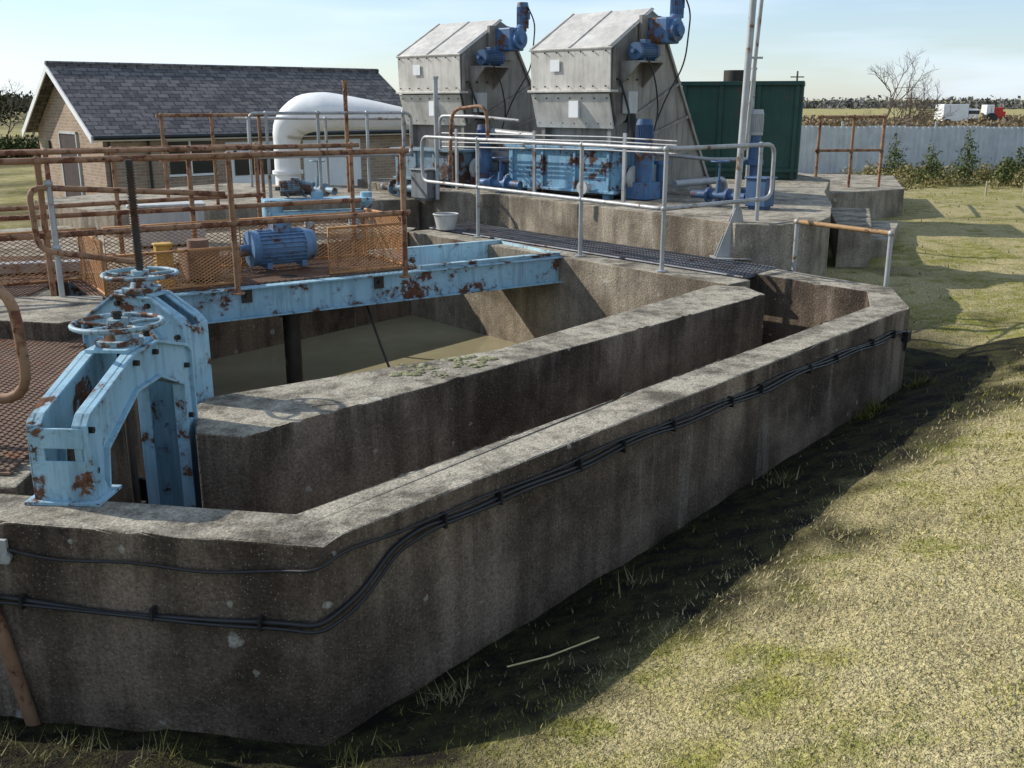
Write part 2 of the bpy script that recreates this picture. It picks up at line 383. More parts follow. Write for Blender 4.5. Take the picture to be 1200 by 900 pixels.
walk=empty('steel_walkway')
o=V((-1.02,12.42,W+.012)); grating('walkway_grating',o,V((2.06,8.80,W+.012))-o,V((.42,.50,0))*1.05,.042,.006,.035,mGrate,walk,cross=.11)
MB().cyl((-1.02,12.42,W),(2.06,8.80,W),.012,4).cyl((-.58,12.94,W),(2.5,9.32,W),.012,4).obj('edge_angles',mGrate,0,walk)
deck=empty('platform_grating')
grating('deck_mesh',(-4.4,4.2,W+.02),V((2.3,-.28,0)),V((-.25,2.75,0)),.07,.009,.012,mDeck,deck,diamond=True)
grating('deck_mesh_bars',(-4.4,4.2,W+.008),V((2.3,-.28,0)),V((-.25,2.75,0)),.3,.03,.01,mDeck,deck,cross=.3)
grating('side_deck_mesh',(-6.2,7.0,W+.02),V((2.35,.55,0)),V((-.2,2.6,0)),.08,.012,.012,mDeck,deck,diamond=True)

pl=empty('concrete_plinth')
MB().prism([(-.04,12.88),(2.2,9.86),(2.62,9.72),(2.98,9.85),(3.3,10.4),(3.75,11.8),(4.15,13.4),(4.9,15.6),(4.6,17.6),(1.5,17.2),(-2.4,15.7),(-1.3,13.7)],-1.6,1.19).obj('main_block',mConcL,.012,pl,.004)
MB().prism([(5.0,16.2),(6.6,17.0),(7.6,20.2),(5.2,21.2),(4.5,18)],-.4,.93).obj('rear_block',mConcL,.015,pl)
MB().prism([(4.05,12.4),(4.5,12.5),(5.3,14.9),(4.75,15.1)],-.4,.82).prism([(4.52,12.9),(4.95,13.0),(5.8,15.0),(5.3,15.1)],-.4,.62).obj('steps',mConcL,.012,pl)
MB().prism([(-4.6,11.6),(-2.9,13.0),(-1.25,13.6),(-2.3,15.9),(-4.6,16.4),(-6.4,13.5)],-1.6,1.08).obj('left_block',mConcL,.015,pl)

# ------------------------------------------------------------------ rails
def rail(name,segs,posts,mat,r=.021,pmat=None,top=1.1,balls=True):
    e=empty(name); mb=MB()
    for p in segs: mb.tube(p[0],r,8,rad=p[1],closed=len(p)>2 and p[2])
    mb.obj('rails',mat,0,e)
    if posts:
        mb=MB()
        for p in posts:
            x,y,z0,z1=p; mb.cyl((x,y,z0),(x,y,z1),r,10); mb.cyl((x,y,z0),(x,y,z0+.012),.055,12)
            if balls:
                mb.ball((x,y,z1),r*1.5,5); mb.ball((x,y,z0+(z1-z0)*.52),r*1.5,5)
        mb.obj('posts',pmat or mat,0,e)
    return e
zt=1.93; zm=1.40
rail('grey_handrail',[([(-1.1,12.5,zm),(-1.1,12.5,zt),(-.39,11.54,zt),(.69,10.07,zt),(1.38,9.12,zt),(2.62,10.20,zt),(2.62,10.20,zm),(1.38,9.12,zm),(.69,10.07,zm),(-.39,11.54,zm)],.12,True)],
     [(-.39,11.54,W,zt),(.69,10.07,W,zt),(1.38,9.12,W,zt),(2.45,10.05,W,zt)],mGalv)
rail('yellow_handrail',[([(2.62,9.30,1.27),(3.24,8.46,1.26)],0)],[(2.64,9.27,.1,1.27),(3.22,8.48,.1,1.26)],paint('weathered_yellow_rail',(.33,.19,.08),(.42,.27,.13),.53,12,.7),pmat=mGalv)
def ln(p,q,t): return (p[0]+(q[0]-p[0])*t,p[1]+(q[1]-p[1])*t)
g0,g1=(-4.3,6.66),(-.90,8.84)
rail('rusty_handrail',[([(*g0,zt),(*g1,zt)],0),([(*g0,zm),(*g1,zm),],0)],[(*ln(g0,g1,t),W,zt) for t in (.27,.61,.985)],mRust,.023,pmat=mRust)
k0,k1=(-5.2,7.75),(-1.5,10.0)
rail('rusty_handrail',[([(*k0,zt),(*k1,zt)],0),([(*k0,zm),(*k1,zm)],0)],[(*ln(k0,k1,t),W,zt) for t in (.1,.35,.62,.98)],mRust,.022)
rail('rusty_handrail',[([(-2.25,7.9,1.64),(-3.38,7.06,1.76),(-3.36,7.06,1.32),(-2.75,7.28,1.2)],.1)],[(-3.27,7.14,W,1.78)],mRust,.021,pmat=mGalv)
rail('rusty_handrail',[([(-4.2,4.6,1.58),(-2.15,4.22,1.58),(-2.13,4.22,1.06),(-4.2,4.6,1.06)],.16)],[(-3.2,4.42,W,1.58)],mRust,.024)
rail('rusty_handrail',[([(-6.4,7.0,1.95),(-3.95,7.5,1.95),(-3.9,7.55,1.4),(-6.4,7.05,1.4)],.12)],[(-4.4,7.42,W,1.95)],mRust,.022)
rail('rusty_handrail',[([(-6.5,8.6,1.9),(-4.9,8.9,1.9),(-2.6,10.6,1.9)],.1),([(-6.5,8.6,1.4),(-4.9,8.9,1.4),(-2.6,10.6,1.4)],.1)],[(-4.9,8.9,W,1.9),(-3.8,9.7,W,1.9),(-2.65,10.55,W,1.9)],mRust,.022)
rail('rusty_handrail',[([(-4.25,12.3,2.18),(-3.15,13.05,2.18)],0),([(-4.25,12.3,1.66),(-3.15,13.05,1.66)],0)],[(-4.2,12.33,1.08,2.18),(-3.7,12.68,1.08,2.18),(-3.2,13.02,1.08,2.18)],mRust,.022)
rail('grey_handrail',[([(-3.3,12.9,1.66),(-3.3,12.9,2.2),(-1.35,13.75,2.2),(-1.35,13.75,1.66)],.1,True)],[(-3.1,12.98,1.08,2.2),(-2.5,13.25,1.08,2.2),(-1.9,13.5,1.08,2.2),(-1.45,13.7,1.08,2.2)],mGalv)
rail('grey_handrail',[([(-4.2,15.6,2.1),(-1.4,15.3,2.1)],0),([(-4.2,15.6,1.6),(-1.4,15.3,1.6)],0)],[(-4.0,15.58,1.0,2.1),(-2.8,15.45,1.0,2.1),(-1.6,15.3,1.0,2.1)],mGalv)
rail('rusty_handrail',[([(5.1,17.2,2.1),(6.3,17.4,2.1),(7.1,19.6,2.1)],.05),([(5.1,17.2,1.55),(6.3,17.4,1.55),(7.1,19.6,1.55)],.05)],[(5.15,17.2,.9,2.1),(5.75,17.3,.9,2.1),(6.3,17.4,.9,2.1),(7.05,19.5,.9,2.1)],mRust,.024)
rail('rusty_handrail',[([(-.75,12.3,1.6),(-.72,12.35,2.25),(-.3,12.0,2.3),(-.28,12.0,1.9)],.15)],[],mRust,.022)

# ------------------------------------------------------------------ bridge
br=empty('blue_bridge'); b0=V((-3.25,7.66,0)); b1=V((.50,10.10,0)); bd=(b1-b0).normalized(); bn=V((-bd.y,bd.x,0))
MB().obox(b0+Z*.57,b1-b0,bn*.012,Z*.255).obox(b0+Z*.815-bn*.05,b1-b0,bn*.11,Z*.014).obox(b0+Z*.563-bn*.05,b1-b0,bn*.11,Z*.012).obj('front_beam',mBlue,.002,br)
q0=b0+bn*1.15; MB().obox(q0+Z*.57,b1-b0,bn*.012,Z*.255).obox(q0+Z*.815,b1-b0,bn*.08,Z*.014).obj('rear_beam',mBlue,.002,br)
dk=(b1-b0).length
grating('bridge_deck',b0+bn*.07+Z*.845,bd*(dk-1.62),bn*1.07,.06,.012,.014,mDeck,br,diamond=True)
mb=MB()
for t in np.arange(.2,dk-1.6,.6): mb.obox(b0+bd*t+bn*.02+Z*.70,bd*.05,bn*1.12,Z*.1)
mb.obj('cross_members',mBlue,0,br)
mb=MB()
for t in (1.15,2.38): mb.obox(b0+bd*t-bn*.02+Z*.70,bd*.09,bn*.015,Z*.11).cyl(b0+bd*(t+.045)-bn*.02+Z*.76,b0+bd*(t+.045)-bn*.045+Z*.76,.018,6)
mb.obj('post_brackets',mDark,0,br)
t0=b0+bd*(dk-1.6)+Z*.60+bn*.015; tl=bd*1.6; tw=bn*1.13
mb=MB(); mb.obox(t0,tl,tw,Z*.01)
for o_,e_,f_ in ((t0,tl,bn*.012),(t0+tw-bn*.012,tl,bn*.012),(t0,bd*.012,tw),(t0+tl-bd*.012,bd*.012,tw)): mb.obox(o_+Z*.003,e_,f_,Z*.255)
for o_,e_,f_ in ((t0-bn*.03,tl,bn*.055),(t0+tw-bn*.02,tl,bn*.055)): mb.obox(o_+Z*.258,e_,f_,Z*.01)
mb.obj('open_trough',mBlue2,0,br)
def panel(p,q,z0,h,mat,par,sp=.06):
    p,q=V((*p,z0)),V((*q,z0)); grating('mesh_panel',p,q-p,Z*h,sp,.006,.004,mat,par,diamond=True)
    MB().tube([p,q,q+Z*h,p+Z*h],.013,6,closed=True).obj('mesh_frame',mat,0,par)
gd=empty('mesh_guard')
f=lambda t,s:(b0.x+bd.x*t+bn.x*s,b0.y+bd.y*t+bn.y*s)
panel(f(.3,1.0),f(1.5,1.0),.86,.42,mRustM,gd); panel(f(1.5,1.0),f(2.75,1.0),.86,.42,mRustM,gd); panel(f(2.78,.12),f(2.78,1.0),.86,.45,mRustM,gd,.045)
panel(f(2.0,.1),f(2.75,.1),.86,.40,mRustM,gd,.05) ; panel(f(.1,.1),f(.1,1.0),.86,.42,mRustM,gd)
panel(f(-1.2,1.05),f(.25,1.02),.86,.42,mRustM,gd); panel(f(.1,.1),f(1.2,.1),.86,.30,mRustM,gd,.05)
def motor(name,c,ax,r,L,mat=None,par=None):
    c=V(c);ax=V(ax).normalized(); e=par or empty(name); mb=MB(); a=c-ax*L/2;b=c+ax*L/2
    mb.cyl(a+ax*L*.12,b-ax*L*.18,r*.9,20); mb.cyl(a,a+ax*L*.12,r,20); mb.cyl(b-ax*L*.18,b,r*1.0,20,r1=r*.85); mb.cyl(a-ax*L*.15,a,r*.25,10)
    u=ax.orthogonal().normalized();w=ax.cross(u)
    for i in range(24):
        t=2*math.pi*i/24; d=u*math.cos(t)+w*math.sin(t); s_=ax.cross(d)*.005
        mb.obox(a+ax*L*.12+d*r*.85-s_,ax*L*.7,d*r*.16,s_*2)
    up=Z if abs(ax.z)<.5 else u
    sd=ax.cross(up).normalized(); mb.obox(c-ax*L*.14-sd*r*.4+up*r*.85,ax*L*.28,sd*r*.8,up*r*.5)
    if abs(ax.z)<.5:
        for k in(-.3,.25): mb.obox(c+ax*L*k-sd*r*.8-Z*r*1.12,ax*L*.08,sd*r*1.6,Z*r*.35)
    mb.obj(name+'_body',mat or mMotor,.003,e); return e
mo=f(1.75,.62); motor('electric_motor',(mo[0],mo[1],1.06),bd,.16,.6,paint('bright_motor_paint',(.08,.17,.30),(.16,.28,.43),.55,9,.55,dirt_shade=.6))
cb=f(.95,.45); e=empty('gearbox'); MB().cbox((cb[0],cb[1],1.0),.28,.3,.24,bd).cyl((cb[0],cb[1],1.1),(cb[0],cb[1],1.2),.09).cyl((cb[0],cb[1],.99),(mo[0]-bd.x*.3,mo[1]-bd.y*.3,1.03),.03).obj('housing',mDeck,.01,e)
y_=f(.62,.3); e=empty('yellow_cabinet'); MB().cbox((y_[0],y_[1],1.02),.13,.12,.34,bd).cbox((y_[0],y_[1],1.2),.15,.14,.02,bd).obj('box',mYel,.008,e)
e=empty('tank_column'); MB().cyl((-1.98,8.75,-.6),(-1.98,8.75,.85),.075,14).cyl((-1.98,8.75,-.22),(-1.98,8.75,-.17),.16,14).cyl((-1.98,8.75,.5),(-1.98,8.75,.56),.12,14).obj('shaft',mDark,0,e)
pts=[V((-1.35,9.05,.56)).lerp(V((-.72,7.55,-.19)),t)-Z*.12*math.sin(math.pi*t) for t in np.linspace(0,1,14)]
e=empty('scum_chain'); mb=MB().tube(pts,.012,5)
for p in pts[7:]: mb.ball(p,.028,3,(1,1,.6))
mb.obj('links',mDark,0,e)
e=empty('scum_rope'); MB().tube([V((-2.75,8.0,.5)).lerp(V((-3.2,7.2,-.15)),t) for t in np.linspace(0,1,5)],.01,5).obj('line',mDark,0,e)
e=empty('grey_cabinet'); MB().cbox((-3.75,10.9,1.05),.75,.35,.4,(1,.4,0)).cbox((-3.75,10.9,1.27),.8,.4,.03,(1,.4,0)).obj('box',mPale,.01,e)
e=empty('cable_trunking'); MB().obox((-6.3,8.3,.86),(2.6,.7,0),(-.04,.14,0),(0,0,.09)).obj('trunk',mGalv,.005,e)
e=empty('floor_beam'); MB().obox((-4.4,6.75,.60),(1.2,.66,0),(-.03,.05,0),(0,0,.26)).obj('beam',mBlue,.004,e)
MB().prism([(-3.9,6.45),(-2.9,6.25),(-2.7,6.5),(-3.0,7.2),(-4.1,7.1)],.80,.97).obj('concrete_upstand',mConc,.01)

# ------------------------------------------------------------------ penstocks
def penstock(c,d,l0,l1,zb0,zb1,zw,stem_top,wd=.11,R=.2):
    e=empty('sluice_gate_handwheel'); d=V((*d,0)).normalized(); n=V((-d.y,d.x,0)); c=V((*c,0)); zh=zw-.10
    prof=[(-l0,zb0),(-l0,zh-.17),(-l0+.04,zh-.13),(-.12,zh),(.12,zh),(l1-.04,zh-.10),(l1,zh-.14),(l1,zb1),(l1-.12,zb1),(l1-.12,zh-.27),(.12,zh-.16),(-.12,zh-.16),(-l0+.16,zh-.31),(-l0+.13,zb0)]
    mb=MB()
    for sd in(-wd,wd-.012):
        mb.ext([c+d*t+Z*z+n*sd for t,z in prof],n*.012)
    def strip(p,q,w0=-wd-.02,w1=wd+.02,th=.012):
        P_=c+d*p[0]+Z*p[1];Q_=c+d*q[0]+Z*q[1]; dr=(Q_-P_).normalized(); up=n.cross(dr)
        for a,b in ((w0,w0+.06),(w1-.06,w1)): mb.obox(P_+n*a,Q_-P_,n*(b-a),up*th)
    for i in range(0,7): strip(prof[i],prof[i+1])
    for i in range(8,13): strip(prof[i+1],prof[i])
    mb.obox(c-d*(l0+.004)-n*wd+Z*zb0,n*2*wd,d*.01,Z*(zh-.17-zb0)*.55); mb.obox(c-d*(l0+.03)-n*(wd+.05)+Z*zb0,n*(2*wd+.1),d*.2,Z*.014)
    mb.obox(c-d*(l0+.005)-n*wd+Z*(zh-.26),n*2*wd,d*.014,Z*.08)
    mb.obox(c+d*(l1-.006)-n*wd+Z*zb1,n*2*wd,d*.01,Z*(zh-.14-zb1)); mb.obox(c-d*.13-n*(wd-.005)+Z*(zh-.003),d*.26,n*(2*wd-.01),Z*.015)
    for s_ in(-1,1): mb.ext([c-d*(l0)+n*s_*(wd+.012)+Z*(zb0+.014),c-d*(l0-.12)+n*s_*(wd+.012)+Z*(zb0+.014),c-d*l0+n*s_*(wd+.012)+Z*(zb0+.24)],n*s_*.01)
    mb.obj('frame',mBlue,.002,e)
    mb=MB()
    for t,z in ((-l0+.05,zh-.2),(-l0+.05,zb0+.12),(l1-.06,zh-.2),(l1-.06,zh-.45),(-.1,zh-.05),(.1,zh-.05)):
        for sd in(-1,1): p=c+d*t+Z*z+n*sd*(wd+.0); mb.cyl(p,p+n*sd*.022,.014,6)
    mb.obj('bolts',mDark,0,e)
    mb=MB().cyl(c+Z*(zh+.01),c+Z*(zh+.035),.10,20).cyl(c+Z*(zh+.03),c+Z*(zw-.02),.065,18,r1=.045).cyl(c+Z*(zw-.03),c+Z*(zw+.02),.045,16)
    mb.tube([c+Z*zw+V((math.cos(t)*R,math.sin(t)*R,0)) for t in np.linspace(0,2*math.pi,33)[:-1]],.012,8,closed=True)
    for i in range(5):
        t=2*math.pi*i/5+.5; u=V((math.cos(t),math.sin(t),0)); w=V((-u.y,u.x,0))
        mb.tube([c+Z*(zw-.01)+u*.03,c+Z*(zw-.004)+u*R*.55+w*.02,c+Z*zw+u*R],.009,6)
    mb.obj('handwheel',mWheel,0,e)
    mb=MB().cyl(c+Z*(zb1-.5),c+Z*stem_top,.017,12)
    z=zw+.03
    while z<stem_top: mb.cyl(c+Z*z,c+Z*(z+.007),.023,12); z+=.014
    mb.obj('threaded_stem',mDark,0,e)
    MB().obox(c-d*(l0-.2)+n*-.01+Z*(-.45),d*(l0+l1-.34),n*.02,Z*.75).obox(c+d*.0-n*.03+Z*.28,d*.03,n*.05,Z*.3).obj('gate_plate',mDark,0,e)
    return e
penstock((-1.70,4.20),(.06,1),.60,.50,W,.1,1.415,1.47,wd=.10,R=.185)
penstock((-1.95,5.18),(1,-.42),.36,.34,W,.45,1.465,2.05,wd=.07,R=.185)

# ------------------------------------------------------------------ cables on wall, pole
cn=V((.7508,-.6605,0)); ca=V((.6605,.7508,0)); c0=V((-.70,3.21,0)); nn=V((-.17,-.985,0)); na=V((-.985,.17,0))
def wp(s,z,off=.014): return c0+ca*s+cn*off+Z*z
def np_(s,z,off=.014): return c0+na*s+nn*off+Z*z
def wav(s,a=.012): return a*math.sin(s*7.1)+a*.7*math.sin(s*3.3+1)
e=empty('wall_cables'); mb=MB()
p1=[np_(s,z) for s,z in ((3.6,.55),(2.4,.52),(1.25,.53),(.8,.50),(.4,.51),(.12,.525))]+[c0+(cn+nn)*.02+Z*.53]+[wp(s,z) for s,z in ((.1,.545),(.2,.58),(.28,.64),(.36,.70),(.5,.735))]+[wp(s,.735+wav(s)-.01*s) for s in np.arange(.8,5.5,.25)]+[wp(5.56,.66),wp(5.6,.6),wp(5.6,.5)]
p2=[np_(s,z,.017) for s,z in ((1.35,.78),(1.2,.73),(1.0,.70),(.7,.72),(.4,.70),(.1,.735))]+[c0+(cn+nn)*.025+Z*.75]+[wp(s,.765+wav(s+2,.008)-.012*s,.017) for s in np.arange(.12,5.5,.25)]+[wp(5.54,.6,.02)]
p3=[np_(s,z,.03) for s,z in ((3.6,.535),(2.4,.505),(1.25,.515),(.4,.50),(.1,.51))]+[c0+(cn+nn)*.035+Z*.515]+[wp(s,z,.03) for s,z in ((.15,.53),(.26,.60),(.36,.685),(.55,.72))]+[wp(s,.722+wav(s,.012)-.01*s,.03) for s in np.arange(.9,5.4,.25)]
for p,r in ((p1,.010),(p2,.006),(p3,.007)): mb.tube([V(x) for x in p],r,8,rad=.1)
mb.obj('cables',mBlack,0,e)
mb=MB()
for s in (.62,.95,1.5,1.85,2.3,2.9,3.25,3.9,4.3,4.9,5.3): mb.obox(wp(s,.705-.01*s,.002),ca*.012,cn*.036,Z*.06)
for s in (.2,.62,1.15): mb.obox(np_(s,.495,.002),na*.012,nn*.038,Z*.05)
mb.obox(wp(5.54,.58,.0),ca*.07,cn*.045,Z*.08); mb.obj('clips',mBlack,0,e)
e=empty('rusty_post'); MB().tube([(-2.02,3.36,.9),(-1.96,3.40,.45),(-1.86,3.39,-.1)],.026,10).obj('pipe',mRust,0,e)
MB().cbox((-1.9,3.40,.72),.05,.015,.10,(1,-.17,0)).cyl((-1.88,3.40,.70),(-1.88,3.38,.70),.018).obj('bracket',mGalv,.003,e)
e=empty('grass_stalk'); MB().tube([(-.02,3.52,.16),(.15,3.55,.19),(.36,3.68,.2)],.004,5).obj('stalk',paint('straw',(.5,.45,.2),(.6,.5,.25),1.1),0,e)

# ------------------------------------------------------------------ screens
def screen(F,name='inclined_screen'):
    F=V((*F,0)); e=empty(name); loc=lambda L,S,z:F+A*L+B*S+Z*z
    Wd=1.27
    MB().ext([loc(L,0,z) for L,z in ((.02,2.47),(.0,2.96),(.79,3.42),(.93,3.36),(2.35,1.15),(1.0,1.15),(.42,2.35),(.30,2.12),(.14,2.04))],B*Wd).obj('casing',mSteelD,.006,e)
    mb=MB()
    mb.ext([loc(-.02,0,2.48),loc(-.035,0,2.975),loc(-.02,0,2.985),loc(.0,0,2.48)],B*Wd)
    mb.ext([loc(-.05,-.02,2.965),loc(.79,-.02,3.445),loc(.8,-.02,3.43),loc(-.045,-.02,2.945)],B*(Wd+.04))
    mb.ext([loc(.0,.03,2.44),loc(.12,.03,2.03),loc(.10,.03,2.02),loc(-.02,.03,2.43)],B*(Wd-.03))
    mb.ext([loc(-.06,-.03,2.45),loc(-.06,-.03,2.48),loc(.1,-.03,2.48),loc(.1,-.03,2.45)],B*(Wd+.06))
    for S in(.0,.62,1.24): mb.ext([loc(-.05,S,2.985),loc(.78,S,3.455),loc(.79,S,3.44),loc(-.04,S,2.96)],B*.03)
    mb.obj('hood_panels',mSteel,.003,e)
    mb=MB()
    for (L0,z0,L1,z1) in ((.93,3.36,2.35,1.15),(.45,2.3,1.02,1.2)):
        mb.ext([loc(L0-.04,-.03,z0),loc(L0,-.03,z0),loc(L1,-.03,z1),loc(L1-.06,-.03,z1)],B*.03)
    for t in (.15,.4,.65,.9):
        La=.42+(1.0-.42)*t;za=2.35-1.2*t;Lb=.93+(2.35-.93)*(t*.75+.25);zb=3.36-2.21*(t*.75+.25)
        mb.ext([loc(La,-.025,za),loc(Lb,-.025,zb),loc(Lb,-.025,zb+.04),loc(La,-.025,za+.04)],B*.025)
    for S in (-.02,Wd-.04): 
        mb.ext([loc(.0,S-.008,2.47),loc(.0,S-.008,2.95),loc(.05,S-.008,2.97),loc(.05,S-.008,2.47)],B*.02)
    mb.obj('side_ribs',mSteelD,.002,e)
    mb=MB()
    for S in np.linspace(.06,Wd-.06,7):
        for (L,z) in ((-.03,2.52),(-.04,2.92),(.0,2.38),(.1,2.08)): mb.cyl(loc(L,S,z),loc(L-.02,S,z),.009,6)
    for L in np.linspace(.1,.7,4): mb.cyl(loc(L,-.0,2.6),loc(L,-.02,2.6),.012,6)
    mb.obj('bolts',mDark,0,e)
    MB().obox(loc(-.045,.78,2.70),B*.15,-A*.004,Z*.14).obox(loc(.02,.5,2.15),B*.15,-A*.035,Z*.2).obj('labels',mWhite,0,e)
    mb=MB(); mb.obox(loc(.62,-.34,3.02),A*.28,B*.3,Z*.3); mb.cyl(loc(.77,-.04,3.17),loc(.77,-.40,3.17),.13,20); mb.cyl(loc(.77,-.4,3.17),loc(.77,-.45,3.17),.07,14)
    mb.cyl(loc(.92,-.2,3.24),loc(1.0,-.2,3.33),.08,14)
    mb.obj('gearbox',mBlueD,.02,e)
    MB().obox(loc(.5,-.06,2.9),A*.5,B*.05,Z*.45).obox(loc(.15,-.3,2.79),A*.5,B*.3,Z*.02).ext([loc(.15,-.3,2.79),loc(.15,.0,2.5),loc(.15,.0,2.79)],A*.02).ext([loc(.62,-.3,2.79),loc(.62,.0,2.5),loc(.62,.0,2.79)],A*.02).obj('drive_bracket',mSteelD,.003,e)
    motor('vertical_drive',loc(1.02,-.2,3.50),Z,.085,.34,mBlueD,e)
    motor('horizontal_drive',loc(.38,-.2,2.92),A,.10,.40,mMotor,e)
    MB().tube([loc(1.02,-.3,3.6),loc(1.15,-.32,3.4),loc(1.1,-.3,2.8),loc(.75,-.28,2.4),loc(.6,-.25,2.1)],.010,6,rad=.2).tube([loc(.3,-.3,2.85),loc(.45,-.32,2.6),loc(.6,-.28,2.2),loc(.5,-.26,1.9)],.010,6,rad=.15).tube([loc(.1,-.05,2.6),loc(.22,-.12,2.2),loc(.15,-.14,1.9)],.014,6,rad=.1).obj('hoses',mBlack,0,e)
    MB().obox(loc(.2,-.12,2.2),A*.18,B*.1,Z*.26).obj('junction_box',mPale,.006,e)
    mb=MB()
    for S in (.08,Wd-.12):
        mb.obox(loc(.12,S,1.19),A*.08,B*.06,Z*.95); 
    mb.obox(loc(.2,.1,1.19),A*.5,B*(Wd-.2),Z*.9)
    mb.obj('discharge_chute',mSteelD,.004,e)
    return e
screen((1.19,12.43)); screen((-.69,14.18))

def compactor(F,Wd,top=1.85,mat=None,name='screenings_compactor'):
    F=V((*F,0)); e=empty(name); loc=lambda L,S,z:F+A*L+B*S+Z*z
    MB().obox(loc(0,0,1.28),A*.85,B*Wd,Z*(top-1.36)).obj('tank_body',mat,.012,e)
    mb=MB(); mb.obox(loc(-.05,-.05,top-.08),A*.95,B*(Wd+.1),Z*.035).obox(loc(-.03,-.03,1.26),A*.91,B*(Wd+.06),Z*.035)
    for S in np.linspace(.05,Wd-.09,4): mb.obox(loc(-.025,S,1.29),A*.03,B*.04,Z*(top-1.38))
    for S in (.1,Wd-.2): mb.obox(loc(.05,S,1.185),A*.1,B*.1,Z*.1); mb.obox(loc(.7,S,1.185),A*.1,B*.1,Z*.1)
    mb.obj('frame',mat,.004,e)
    mb=MB(); mb.cyl(loc(.3,-.08,1.45),loc(.3,-.14,1.45),.15,20).cyl(loc(-.04,.35,1.33),loc(-.14,.35,1.33),.05,14).cyl(loc(-.14,.35,1.33),loc(-.17,.35,1.33),.08,16)
    mb.obj('outlet_flange',mPale,0,e)
    motor('compactor_motor',loc(.35,-.18,top+.10),Z,.105,.38,mMotor,e)
    MB().cyl(loc(.35,-.18,1.25),loc(.35,-.18,top-.08),.11,18).obox(loc(.2,-.34,1.2),A*.3,B*.3,Z*.2).cyl(loc(.65,-.25,1.2),loc(.65,-.25,1.6),.07,14).cyl(loc(.65,-.25,1.6),loc(.65,-.25,1.64),.1,14).obj('gear_head',mBlueD,.005,e)
    return e
mBlueM=paint('rusty_blue_tank',(.15,.33,.48),(.24,.43,.57),.54,6,.55,rc=(.08,.042,.03),dirt_shade=.8)
mBlueG=paint('faded_blue_tank',(.14,.22,.27),(.24,.33,.38),.53,6,.55,rc=(.09,.05,.035),dirt_shade=.7)
compactor((1.22,12.2),1.72,1.85,mBlueM)
compactor((-.75,13.95),1.3,1.75,mBlueG)

e=empty('process_pipework'); mb=MB()
L1=lambda L,S,z:V((1.19,12.43,0))+A*L+B*S+Z*z
mb.tube([L1(.6,-.55,1.36),L1(1.2,-.6,1.36),L1(1.7,-.6,1.36),L1(1.7,-.6,1.1)],.045,12,rad=.12)
mb.tube([L1(.9,-.05,1.7),L1(1.5,-.5,1.62),L1(2.0,-.9,1.62)],.025,10,rad=.1)
mb.tube([L1(.2,1.4,1.9),L1(.2,2.3,1.95),L1(.2,2.5,1.6)],.05,12,rad=.12).tube([L1(0,1.5,2.1),L1(-.1,2.2,2.15),L1(-.1,2.9,2.15),L1(-.1,2.9,1.3)],.022,8,rad=.1)
mb.tube([L1(.4,1.4,1.6),L1(.4,2.6,1.6)],.08,12).cyl(L1(.4,1.9,1.6),L1(.4,1.95,1.6),.12,16)
for k in range(4): mb.tube([L1(-.35,2.6,1.75+k*.06),L1(-.35,-.2,1.79+k*.05),L1(-.35,-1.2,1.78+k*.045)],.010,6)
for S in (2.3,.9,-.5): mb.obox(L1(-.36,S,1.19),A*.03,B*.04,Z*.8)
mb.obj('pipes',mGalv,0,e)
def valve(p,h=.5,mat=None,r=.05):
    e=empty('gate_valve'); p=V(p); mat=mat or mBlueD
    mb=MB().tube([p-B*.35+Z*.12,p+B*.35+Z*.12],r,12).cyl(p-B*.14+Z*.12,p-B*.11+Z*.12,r*1.9,16).cyl(p+B*.11+Z*.12,p+B*.14+Z*.12,r*1.9,16).cyl(p+Z*.12,p+Z*h*.6,r*.9,12,r1=r*.6).cyl(p+Z*h*.6,p+Z*h,.012,8).obox(p-B*.03-A*.03,B*.06,A*.06,Z*.1)
    mb.tube([p+Z*h+V((math.cos(t)*.1,math.sin(t)*.1,0)) for t in np.linspace(0,6.28,17)[:-1]],.010,6,closed=True).cyl(p+Z*h-V((.1,0,0)),p+Z*h+V((.1,0,0)),.007,6).cyl(p+Z*h-V((0,.1,0)),p+Z*h+V((0,.1,0)),.007,6)
    mb.obj('valve_body',mat,.002,e)
valve((-.15,13.25,1.19),.45); valve((.05,13.6,1.19),.6,mBlue); valve((2.35,11.5,1.19),.5,mMotor,.045); valve((-1.55,13.95,1.08),.55,mBlueG,.055); valve((-2.6,13.6,1.08),.5,mBlueG)
for (x,y,z,a,b_,h) in ((-1.15,13.42,1.08,.32,.22,.36),(2.75,11.2,1.19,.25,.2,.3)):
    e=empty('control_box'); MB().cbox((x,y,z+h/2+.03),a,b_,h,B).cbox((x,y,z+h+.04),a+.04,b_+.04,.02,B).cbox((x,y,z+.02),a*.8,b_*.8,.04,B).obj('cabinet',mGreyD if x<0 else mMotor,.008,e)
e=empty('dosing_pump'); pc=V((2.95,12.4,0))
MB().cyl(pc+Z*1.19,pc+Z*1.6,.05).cyl(pc+Z*1.6,pc+Z*1.66,.11).cyl(pc+Z*1.66,pc+Z*1.95,.08,r1=.06).cbox(pc+Z*1.26,.3,.25,.12).obj('column',mMotor,.004,e)
motor('pump_motor',pc+Z*2.1,Z,.08,.30,mGalv,e)
e=empty('blue_conveyor')
q=V((-2.3,11.9,0)); mb=MB()
mb.cbox(q+Z*1.22,1.25,.3,.05,(1,.35,0)).cbox(q+Z*1.05,1.15,.22,.1,(1,.35,0)).cyl(q+V((-.5,-.15,1.0)),q+V((-.5,-.15,1.25)),.12,16).cyl(q+V((.55,.2,.83)),q+V((.55,.2,1.3)),.07)
for t in(-.5,-.1,.4): mb.cbox(q+V((t,.35*t,.93)),.08,.3,.2,(1,.35,0))
mb.cyl(q+V((.0,.0,1.22)),q+V((.0,.0,1.32)),.07,14)
mb.obj('body',mBlue,.006,e)
